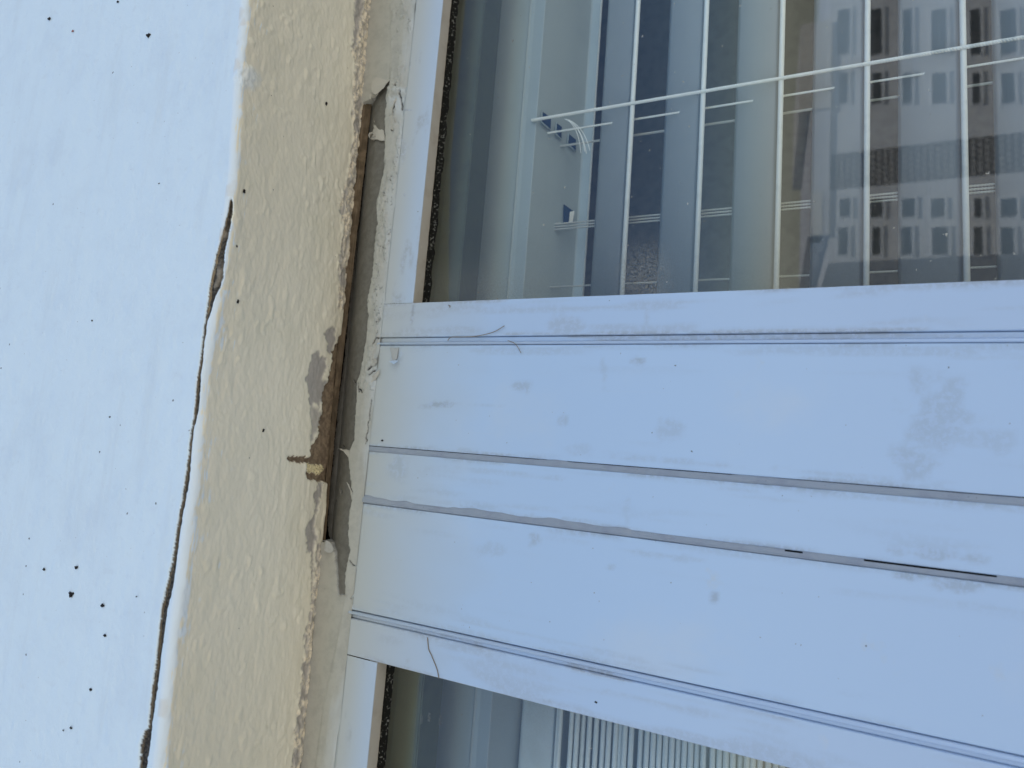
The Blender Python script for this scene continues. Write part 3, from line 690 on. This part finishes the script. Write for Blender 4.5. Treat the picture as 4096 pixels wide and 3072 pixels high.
def headrail(x0, x1, blind, mat=None):
    z1 = t_of(1940) * (YF - 0.004); z0 = t_of(2185) * YF; g1 = t_of(1998) * YF; g2 = t_of(2125) * YF
    y = YF
    prof = [(y, z0 + 0.0010), (y + 0.0004, z0 + 0.0003), (y + 0.0012, z0), (y + 0.015, z0 - 0.0075), (y + 0.030, z0 - 0.0160), (RY, RZ + 0.0012), (RY + 0.0006, RZ), (RY + 0.0012, RZ - 0.007), (RY + 0.0030, RZ - 0.007), (RY + 0.004, z1 + 0.05),
            (y, z1 + 0.05), (y, g1 + 0.0014), (y - 0.0014, g1 + 0.0008), (y - 0.0014, g1 - 0.0008), (y, g1 - 0.0014), (y, g2 + 0.0010), (y - 0.0012, g2), (y - 0.0004, g2 - 0.0010), (y, g2 - 0.004)]
    return prism("headrail", prof, x0, x1, 'x', mat or m_rail, blind)
# open blind behind the upper sash of the photograph
bl = thing("venetian_blind", (0.55, YF + 0.01, -1.1), "open blind with spread tilted slats, whole length lowered behind glass", "window blind", "venetian blinds inside the window")
hr = headrail(0.085, 1.05, bl)
me_s = slat_mesh(0.088, 1.045, TA)
slats = []
for k in range(0, 12):
    o = bpy.data.objects.new("slat", me_s); COL.objects.link(o); o.parent = bl; o.matrix_parent_inverse = Matrix.Translation(-Vector(bl.location))
    o.location = (0, YF, ZF0 - PT * k)
    slats.append(o)
me_s.materials.append(m_slat); me_s.materials.append(m_slat_edge_lit)
# topmost slat lies tucked up under the rail
o = bpy.data.objects.new("slat", me_s); COL.objects.link(o); o.parent = bl; o.matrix_parent_inverse = Matrix.Translation(-Vector(bl.location))
o.location = (0, YF + 0.048, t_of(2404) * (YF + 0.048)); o.rotation_euler = (math.radians(20), 0, 0)
ZU = t_of(2185) * YF
def cord(name, px_, py_, Y, z_hi, R, r, tw, n=3, dx=0.0):
    p = at(px_, py_, Y)
    bm = bmesh.new(); twisted(bm, (p[0] + dx, Y, z_hi), (p[0] + dx, Y, -0.55), R, r, tw, n)
    return mesh_bm(name, bm, m_cord2 if Y > YF + 0.02 else m_cord, bl, smooth=True)
YC, YR = YF + 0.5 * SW * math.cos(TA), YF + SW * math.cos(TA) + 0.0012
cord("ladder_cord", 3113, 315, YF - 0.0022, ZU + 0.004, 0.00070, 0.00062, 0.0048)
cord("lift_cord", 3368, 347, YC, ZU + 0.004, 0.0003, 0.00055, 0.003, 2)
cord("ladder_cord", 3189, 446, YR, ZU + 0.012, 0.0005, 0.0005, 0.004)
for dx_ in (-0.0016, 0.0007, 0.0030): cord("ladder_cord", 3178, 826, YR, ZU + 0.012, 0.0003, 0.0005, 0.0036, 2, dx=dx_)
cord("ladder_cord", 3172, 1104, YR, ZU + 0.012, 0.0003, 0.0005, 0.0036, 2)
# frayed cord end
bm = bmesh.new()
for ex, ey in ((2322, 612), (2338, 606), (2344, 614), (2358, 602)):
    pts = []
    for i in range(13):
        t = i / 12; x = 2258 + (ex - 2258) * t ** 0.75 + 10 * math.sin(t * 3) ; yv = 476 + (ey - 476) * (t ** 1.5 * 0.8 + t * 0.2)
        pts.append(at(x, yv, YF - 0.004 - 0.002 * math.sin(t * 3)))
    add_tube(bm, pts, 0.00030, 5)
mesh_bm("cord_end", bm, m_cord, bl, smooth=True)
# openings in the underside of the rail
def rail_hole(q, rim=True):
    bm = bmesh.new()
    c = [Vector(on_rail(x, y)) * 0.996 for x, y in q]
    vs = [bm.verts.new(v) for v in c]; bm.faces.new(vs)
    r = bmesh.ops.extrude_face_region(bm, geom=bm.faces[:]); bmesh.ops.translate(bm, vec=(0, 0, 0.0002), verts=[g for g in r['geom'] if isinstance(g, bmesh.types.BMVert)])
    mesh_bm("cord_opening", bm, m_hole, hr)
    if rim:
        bm = bmesh.new()
        for i in (2, 3): add_tube(bm, [c[i], c[(i + 1) % 4]], 0.0006, 5)
        mesh_bm("opening_rim", bm, m_rail, hr, smooth=True)
Z1 = lambda p: zp(1900, 0, 1.843, p)
rail_hole(Z1([(495, 820), (560, 868), (558, 960), (490, 900)])); rail_hole(Z1([(600, 905), (640, 935), (638, 1030), (594, 985)]))
rail_hole(Z1([(690, 985), (745, 1030), (742, 1115), (682, 1060)])); rail_hole(Z1([(655, 1505), (730, 1560), (728, 1640), (652, 1640)]), False)
bm = bmesh.new(); q = Z1([(703, 1560), (733, 1555), (722, 1640), (695, 1640)]); bm.faces.new([bm.verts.new(on_rail(x, y) * 0.993) for x, y in q])
r = bmesh.ops.extrude_face_region(bm, geom=bm.faces[:]); bmesh.ops.translate(bm, vec=(0, 0, 0.0003), verts=[g for g in r['geom'] if isinstance(g, bmesh.types.BMVert)])
mesh_bm("cord_clip", bm, m_cord, hr)
# gathered blind behind the other sash
b2 = thing("venetian_blind", (-0.6, YF + 0.01, -0.25), "raised blind with its slats gathered in a tight stack under the rail", "window blind", "venetian blinds inside the window")
headrail(-1.05, -0.128, b2, material("headrail_dark", (0.25, 0.30, 0.35), 0.35, 0.5, specks=[((0.03, 0.03, 0.03), 200, 0.08, 0.10)]))  # darker and bluer than the other rail
me2 = slat_mesh(-1.045, -0.131, 0.0, 0.0017)
m_slat2 = material("slat_aged", (0.80, 0.86, 0.89), 0.35, 0.5, mottle=[((0.70, 0.75, 0.76), 30, 0.4, 0.7, 0.7)], specks=[((0.03, 0.03, 0.03), 260, 0.10, 0.10)], bumps=[((12, 300, 300), 0.0002, 3)])
me2.materials.append(m_slat2); me2.materials.append(m_slat2)
random.seed(4)
o = bpy.data.objects.new("slat", me2); COL.objects.link(o); o.parent = b2; o.matrix_parent_inverse = Matrix.Translation(-Vector(b2.location))
o.location = (0, YF + 0.004, t_of(2238, 2838) * (YF + 0.004)); o.rotation_euler = (math.radians(62), 0, 0)
# photograph positions of the front edges along the line x0 -> at the sash edge (2100+z/1.843)
fe = [248, 330, 372, 417, 462, 512, 563, 605, 655, 690, 722, 770, 838, 884, 930, 975, 1022, 1068, 1114, 1160, 1206, 1252, 1300, 1366, 1418, 1466, 1516, 1570, 1618, 1664, 1716, 1776, 1830, 1880]
for i, zx in enumerate(fe):
    sx = 2100 + zx / 1.843
    sy = 2803 + (sx - 2100) * 0.2605 + 10
    tz = t_of(sx + 9, sy)
    o = bpy.data.objects.new("slat", me2); COL.objects.link(o); o.parent = b2; o.matrix_parent_inverse = Matrix.Translation(-Vector(b2.location))
    yy = YF + random.uniform(0, 0.0025) + (0.002 if i % 3 == 0 else 0)
    o.location = (0, yy, tz * yy); o.rotation_euler = (math.radians(random.uniform(-1.5, 1.5)), 0, 0)

# ------------------------------------------------------------------ loose things: dirt, fibres, flakes
def speck(px_, py_, r_px, surf, label, mat=None, seed=0):
    mat = mat or m_dirt
    if surf == 'wall': p = at(px_, py_, YW); n_ = Vector((0, -1, 0))
    elif surf == 'reveal':
        d = ray(px_, py_); p = d * (0.2703 / d[2]); x_ = p[0]
        v = (YI - p[1]) / (YI - YW - RB); zz = zS(x_) + (zA(x_) - zS(x_)) * v; p = d * (zz / d[2]); n_ = Vector((0, 0, -1))
    else: p = at(px_, py_, D); n_ = Vector((0, -1, 0))
    r = 0.62 * r_px * np.linalg.norm(p) / F
    bm = bmesh.new(); bmesh.ops.create_icosphere(bm, subdivisions=3, radius=1)
    rnd = random.Random(seed)
    ph = [rnd.uniform(0, 6) for _ in range(6)]
    for v in bm.verts:
        c = v.co
        k = 1 + 0.45 * math.sin(3 * c.x + ph[0]) * math.sin(4 * c.z + ph[1]) + 0.28 * math.sin(8 * c.y + ph[2] + 5 * c.x) + 0.2 * math.sin(11 * c.z + ph[3])
        v.co = c * k * r
    o = mesh_bm("dirt_speck", bm, mat, smooth=False, label=label, cat="dirt speck", group="dirt specks on wall, reveal and frame")
    o.location = Vector(p) + n_ * 0.0003
    o.scale = (0.75, 0.35, 1.1) if n_.y else (1.1, 0.75, 0.4)
    return o
SP = [(595,143,11,'wall',"largest black speck on the white wall, in the photo's top left part"),
 (198,76,7,'wall',"small slanted black speck at the wall's far top left corner"),
 (473,8,6,'wall',"black speck touching the top edge of the photo on white wall"),
 (293,125,5,'wall',"tiny rust red speck on the white wall"),
 (370,1283,5,'wall',"lone small speck halfway down the white wall, left of the crack"),
 (441,1668,5,'wall',"small speck on white wall below the lone middle one"),
 (638,735,4,'wall',"faint small speck on the wall above the crack's upper tip"),
 (287,2378,14,'wall',"biggest ragged black speck low on the white wall"),
 (307,2270,9,'wall',"slanted black speck just above the biggest low one"),
 (178,2277,7,'wall',"greyish speck left of the slanted black one on the wall"),
 (412,2422,9,'wall',"clustered black speck right of the biggest low one"),
 (422,2542,7,'wall',"round black speck under the clustered one on the wall"),
 (365,2758,7,'wall',"single black speck low on the wall between upper cluster and bottom pair"),
 (286,2911,6,'wall',"larger speck of the close pair near the wall's bottom"),
 (255,2921,4,'wall',"smaller speck of the close pair near the wall's bottom"),
 (548,2386,4,'wall',"tiny speck on the wall nearest the crack's lower half"),
 (976,765,9,'reveal',"black clump on the beige reveal just above the crack's tip"),
 (944,987,8,'reveal',"black speck on the reveal beside the crack's widest part"),
 (950,1206,9,'reveal',"round black speck on the reveal beside the crack's narrowing"),
 (1304,415,8,'reveal',"black speck on the reveal nearest its worn inner edge"),
 (1052,1722,8,'reveal',"black speck on the reveal above the exposed timber notch"),
 (1530,1762,6,'frame',"black nib on the white mullion beside the caulk line's end"),
 (2384,2808,6,'frame',"dark speck on the lower sash's narrow stile"),
 (1555,2600,0,'frame',"")]
for i, (a, b, r_, sf, lb) in enumerate(SP):
    if r_: speck(a, b, r_, sf, lb, m_rust if 'rust' in lb else None, i * 7 + 1)
def fibre(pts, Y, r, label, lift=0.0006, seg=10):
    P_ = [Vector(at(x, y, Y)) for x, y in pts]; out = []
    for i in range(len(P_) - 1):
        p0, p1, p2, p3 = P_[max(i - 1, 0)], P_[i], P_[i + 1], P_[min(i + 2, len(P_) - 1)]
        for k in range(seg):
            t = k / seg
            out.append(0.5 * ((2 * p1) + (-p0 + p2) * t + (2 * p0 - 5 * p1 + 4 * p2 - p3) * t * t + (-p0 + 3 * p1 - 3 * p2 + p3) * t ** 3) + Vector((0, -lift, 0)))
    out.append(P_[-1] + Vector((0, -lift, 0)))
    bm = bmesh.new(); add_tube(bm, out, r, 5)
    return mesh_bm("fibre", bm, m_hair, smooth=True, label=label, cat="fibre")
fibre(zp(1600, 600, 1.843, [(360,1410),(385,1385),(470,1382),(555,1378),(640,1362),(710,1340),(776,1300)]), D, 0.00028, "long grey fibre lifting off the bead beside the upper sash", 0.0014)
fibre(zp(1600, 600, 1.843, [(800,1408),(845,1425),(870,1450),(898,1500)]), D, 0.00022, "short fibre hanging over the mullion below the bead", 0.0012)
fibre(zp(1400, 2472, 2.765, [(862,212),(868,280),(878,350),(905,405),(940,490),(970,570),(988,665)]), D, 0.00030, "long kinked brown fibre across the lower sash stile", 0.0006)
fibre(zp(1600, 600, 1.843, [(360,1145),(372,1152),(368,1162)]), D, 0.0003, "tiny dark hooked bristle on the upper sash corner", 0.0006)
def flake(poly, Ys, label, curl=0.0, mat=None, th=0.00035):
    """thin torn paint piece; Ys gives the distance of each corner"""
    bm = bmesh.new()
    A_ = [bm.verts.new(at(x, y, Y)) for (x, y), Y in zip(poly, Ys)]
    c = sum((v.co for v in A_), Vector()) / len(A_); cv = bm.verts.new(c + Vector((0, curl, 0)))
    for i in range(len(A_)): bm.faces.new((A_[i], A_[(i + 1) % len(A_)], cv))
    bmesh.ops.subdivide_edges(bm, edges=bm.edges[:], cuts=3, use_grid_fill=True)
    rnd = random.Random(len(poly) * 13)
    for v in bm.verts:
        if v.is_boundary: v.co += Vector((rnd.uniform(-1, 1), rnd.uniform(-1, 1), rnd.uniform(-1, 1))) * 0.00022
    r = bmesh.ops.extrude_face_region(bm, geom=bm.faces[:]); bmesh.ops.translate(bm, vec=(0, th, 0), verts=[g for g in r['geom'] if isinstance(g, bmesh.types.BMVert)])
    return mesh_bm("paint_flake", bm, mat or m_flake, smooth=False, label=label, cat="paint flake", group="paint flakes along the frame head")
Q = lambda p: zp(1300, 200, 4.1475, p)
flake(Q([(800,375),(930,405),(1090,455),(1105,490),(1050,520),(960,635),(880,710),(830,740),(775,690),(765,600),(790,480)]), [D-.0008,D-.0008,D-.0008,D-.001,D-.002,D-.004,D-.005,D-.005,D-.003,D-.002,D-.001], "largest folded grey paint flap at the open joint's upper end", 0.001)
flake(Q([(770,730),(830,750),(880,710),(870,745),(820,790),(780,790)]), [D-.004,D-.005,D-.005,D-.003,D-.002,D-.002], "small folded lip under the largest paint flap", 0.0)
flake(Q([(730,750),(755,712),(772,730),(765,815),(735,810)]), [D-.003]*5, "small pinkish chip wedged at the tip of the joint", 0.0)
flake(Q([(820,1170),(900,1210),(950,1260),(985,1400),(990,1500),(940,1505),(860,1485),(800,1480),(760,1450),(800,1330)]), [D+.0016,D+.001,D+.0005,D-.0008,D-.0015,D-.002,D-.001,D+.0002,D+.0006,D+.0016], "rectangular torn paint piece with curled lower rim", -0.0004)
bm = bmesh.new(); cc = (785, 1420); pts = []
for i in range(22):
    a = math.radians(20 - i * 15); rr = 30 + i * 1.6
    x, y = Q([(cc[0] + rr * math.cos(a), cc[1] + rr * math.sin(a))])[0]; pts.append(at(x, y, D - 0.0015))
for off in (0,):
    prev = None
    for p in pts:
        ring = [bm.verts.new(Vector(p) + Vector((0, dy_, 0))) for dy_ in (-0.0006, 0.0022)]
        ring2 = [bm.verts.new(Vector(p) * 1.0 + Vector((0.0003, dy_, 0.0003))) for dy_ in (-0.0006, 0.0022)]
        cur = ring + ring2[::-1]
        if prev:
            for k in range(4): bm.faces.new((prev[k], prev[(k + 1) % 4], cur[(k + 1) % 4], cur[k]))
        prev = cur
mesh_bm("paint_flake", bm, m_flake, smooth=True, label="thin paint curl rolled into a loop beside the torn piece", cat="paint flake", group="paint flakes along the frame head")
flake(Q([(1085,640),(1160,720),(1195,830),(1150,870),(1120,960),(1120,1060),(1140,1130),(1160,1200),(1125,1340),(1060,1280),(1035,1150),(1035,960),(1060,780)]), [D-.0008]*3+[D-.0022,D-.0026,D-.0024,D-.002,D-.002,D-.0018]+[D-.0008]*4, "long strip of loose paint with a ragged dark tear along it", 0.0)
flake(Q([(1150,870),(1190,860),(1215,960),(1195,1150),(1170,1230),(1150,1120),(1160,1000)]), [D-.0008,D-.0008,D-.0007,D-.0007,D-.0009,D-.0016,D-.0016], "narrow paint remnant right of the ragged tear", 0.0)
flake(R2([(1580,1190),(1610,1180),(1645,1185),(1612,1210)]), [D-.003,D-.0012,D-.003,D-.0042], "white upturned flake tip hanging below the bead's end", 0.0, m_sash)
flake(R2([(1585,1092),(1650,1090),(1640,1150),(1625,1180),(1605,1185),(1595,1140)]), [D-.0006,D-.0006,D-.001,D-.0014,D-.0014,D-.0008], "loose triangular paint tab under the bead's end", 0.0, m_flake2)
flake(R2([(1455,1180),(1475,1160),(1490,1190),(1475,1215),(1450,1230)]), [D-.0012,D-.003,D-.0026,D-.0014,D-.001], "upper of two crumpled flakes left of the mullion top", 0.0)
flake(R2([(1435,1310),(1470,1285),(1510,1245),(1495,1300),(1470,1330),(1445,1345)]), [D-.001,D-.0025,D-.003,D-.0014,D-.001,D-.001], "lower of two crumpled flakes left of the mullion top", 0.0)
flake(R4([(545,275),(562,170),(600,185),(622,212),(650,270),(625,305),(575,310)]), [D-.0035,D-.002,D-.001,D-.001,D-.0012,D-.0024,D-.0036], "broad lifted paint lip at the lower end of the open joint", 0.0, m_flake2)
flake(R4([(705,770),(740,762),(785,772),(788,788),(712,785)]), [D-.0002,D+.0006,D-.0004,D-.0016,D-.0016], "small torn paint rim closing the bottom of the bare groove", 0.0)
flake(R3([(795,912),(815,935),(845,1000),(858,1040),(850,1100),(835,1010)]), [D-.0022,D-.0018,D-.001,D-.0008,D-.0006,D-.001], "slender bright paint sliver beside the bare groove's middle", 0.0)
flake(R3([(700,535),(760,570),(815,635),(830,560),(800,548),(740,545)]), [D+.0005,D-.0001,D-.0006,D-.0006,D-.0004,D+.0004], "thin torn paint over the groove where the caulk line starts", 0.0)

# ------------------------------------------------------------------ the street side: ground and the block seen in the glass
bm = bmesh.new(); bmesh.ops.create_grid(bm, x_segments=8, y_segments=8, size=400)
for v in bm.verts: v.co.z = -26
mesh_bm("ground", bm, m_ground, kind='structure')
BD = 40.0                                             # distance of the facing block
def refl(px_, py_):                                    # where a reflected picture point lies on that block's front
    d = ray(px_, py_); s = (2 * YG + BD) / d[1]; return d[0] * s, d[2] * s
Z6 = lambda x, y: (3100 + x / 1.327, y / 1.327)
bld = thing("apartment_building", (0, -BD - 6, -26), "pale apartment block opposite, mirrored in the glass, with window rows and lattice bay", "building")
xr, zt = refl(*Z6(135, 150)); xl, _ = refl(*Z6(500, 1385)); xl1, zl1 = refl(*Z6(190, 1260))
x_right = refl(*Z6(600, -700))[0]; xm = refl(*Z6(200, 600))[0]
zb1 = refl(*Z6(295, 400))[1]; zb2 = refl(*Z6(250, 1150))[1]
box("wall", xl, x_right, -BD - 12, -BD, -26, zb1, m_facade, bld)
box("parapet", xm, xr, -BD - 11.5, -BD + 0.35, zb1, zt, m_cream, bld)
box("parapet", xl1, xm, -BD - 11.5, -BD + 0.25, zb1, zb2 + (zt - zb2) * 0.55, m_facade, bld)
box("corner_pier", xl1, refl(*Z6(200, 1030))[0], -BD - 1.0, -BD + 0.30, zb2, zt - 0.9, m_cream, bld)
cols = [[(300,340),(380,580)],[(335,1070),(405,1165)],[(340,1215),(420,1370)]]
me_w = None
def fwin(xa, xb, za, zb):
    fr_ = box("window", xa, xb, -BD - 0.04, -BD + 0.06, za, zb, m_facade, bld)
    box("sill", xa - 0.05, xb + 0.05, -BD, -BD + 0.16, za - 0.09, za - 0.02, m_facade, fr_)
    if int(xa * 10 + za * 10) % 3 == 0: box("shutter", xa + 0.06, xb - 0.06, -BD + 0.08, -BD + 0.10, zb - (zb - za) * 0.45, zb - 0.06, m_winglass2, fr_)
    box("pane", xa + 0.06, xb - 0.06, -BD + 0.065, -BD + 0.075, za + 0.06, zb - 0.06, m_winglass, fr_)
f0 = refl(*Z6(340, 1100))[1]; f1 = refl(*Z6(1235, 1100))[1]
nfl = 5.3; fh = (f0 - f1) / nfl
for q_ in ((380, 560), (1048, 1160), (1200, 1360), (40, 300)):
    for k in range(-0, 6):
        base = [330, 498, 665, 825, 1040, 1190][k]; wd = [75, 75, 78, 92, 62, 95][k]
        xa, za = refl(*Z6(base, q_[1])); xb, zb = refl(*Z6(base + wd, q_[0]))
        x0_, x1_ = sorted((xa, xb)); z0_, z1_ = sorted((za, zb)); rw = random.Random(k * 7 + q_[0]); z0_ += rw.uniform(-.05, .15); z1_ += rw.uniform(-.1, .1)
        fwin(x0_, x1_, z0_, z1_)
    for k in range(1, 3):
        z0_ -= fh; z1_ -= fh; fwin(x0_, x1_, z0_, z1_)
# lattice bay
xa = refl(*Z6(700, 970))[0]; xb = refl(*Z6(700, 775))[0]; x0_, x1_ = sorted((xa, xb))
box("stair_bay", x0_, x1_, -BD + 0.01, -BD + 0.03, -26, zt - 1.7, m_lattice, bld)
brick = m_lattice.node_tree.nodes.new("ShaderNodeTexBrick"); tcb = m_lattice.node_tree.nodes.new("ShaderNodeTexCoord")
mpb = m_lattice.node_tree.nodes.new("ShaderNodeMapping"); mpb.inputs["Rotation"].default_value = (math.radians(90), 0, 0)
lk = m_lattice.node_tree.links; lk.new(tcb.outputs["Object"], mpb.inputs[0]); lk.new(mpb.outputs[0], brick.inputs["Vector"])
brick.inputs["Scale"].default_value = 1.0; brick.inputs["Brick Width"].default_value = (x1_ - x0_) / 6; brick.inputs["Row Height"].default_value = (x1_ - x0_) / 7
brick.inputs["Mortar Size"].default_value = (x1_ - x0_) / 44; brick.inputs["Color1"].default_value = (0.48, 0.46, 0.44, 1); brick.inputs["Color2"].default_value = (0.40, 0.39, 0.37, 1)
brick.inputs["Mortar"].default_value = (0.07, 0.065, 0.06, 1); lk.new(brick.outputs[0], m_lattice.node_tree.nodes["Principled BSDF"].inputs["Base Color"])
# etched maker's stamp in the corner of the lower pane
pane = next(o for o in bpy.data.objects if o.name.startswith("glass_pane") and o.parent["label"].startswith("sash below"))
m_etch = material("etched_mark", (0.16, 0.18, 0.20), 0.7, 0.3)
for txt, px_, py_, hpx in (("OSO", 1683, 2860, 10), ("NFR", 1712, 2850, 12), ("VOR", 1757, 2855, 14)):
    cu = bpy.data.curves.new("etched_mark", 'FONT'); cu.body = txt; cu.size = 1.0
    tmp = bpy.data.objects.new("tmp", cu); COL.objects.link(tmp); bpy.context.view_layer.update()
    me = bpy.data.meshes.new_from_object(tmp); bpy.data.objects.remove(tmp)
    k = hpx * 1.35 * 0.40 / F; p = at(px_, py_, YG - 0.0002)
    for v in me.vertices: v.co = Vector((p[0] - v.co.x * k, YG - 0.0002, p[2] - v.co.y * k))
    put("etched_mark", me, m_etch, pane)
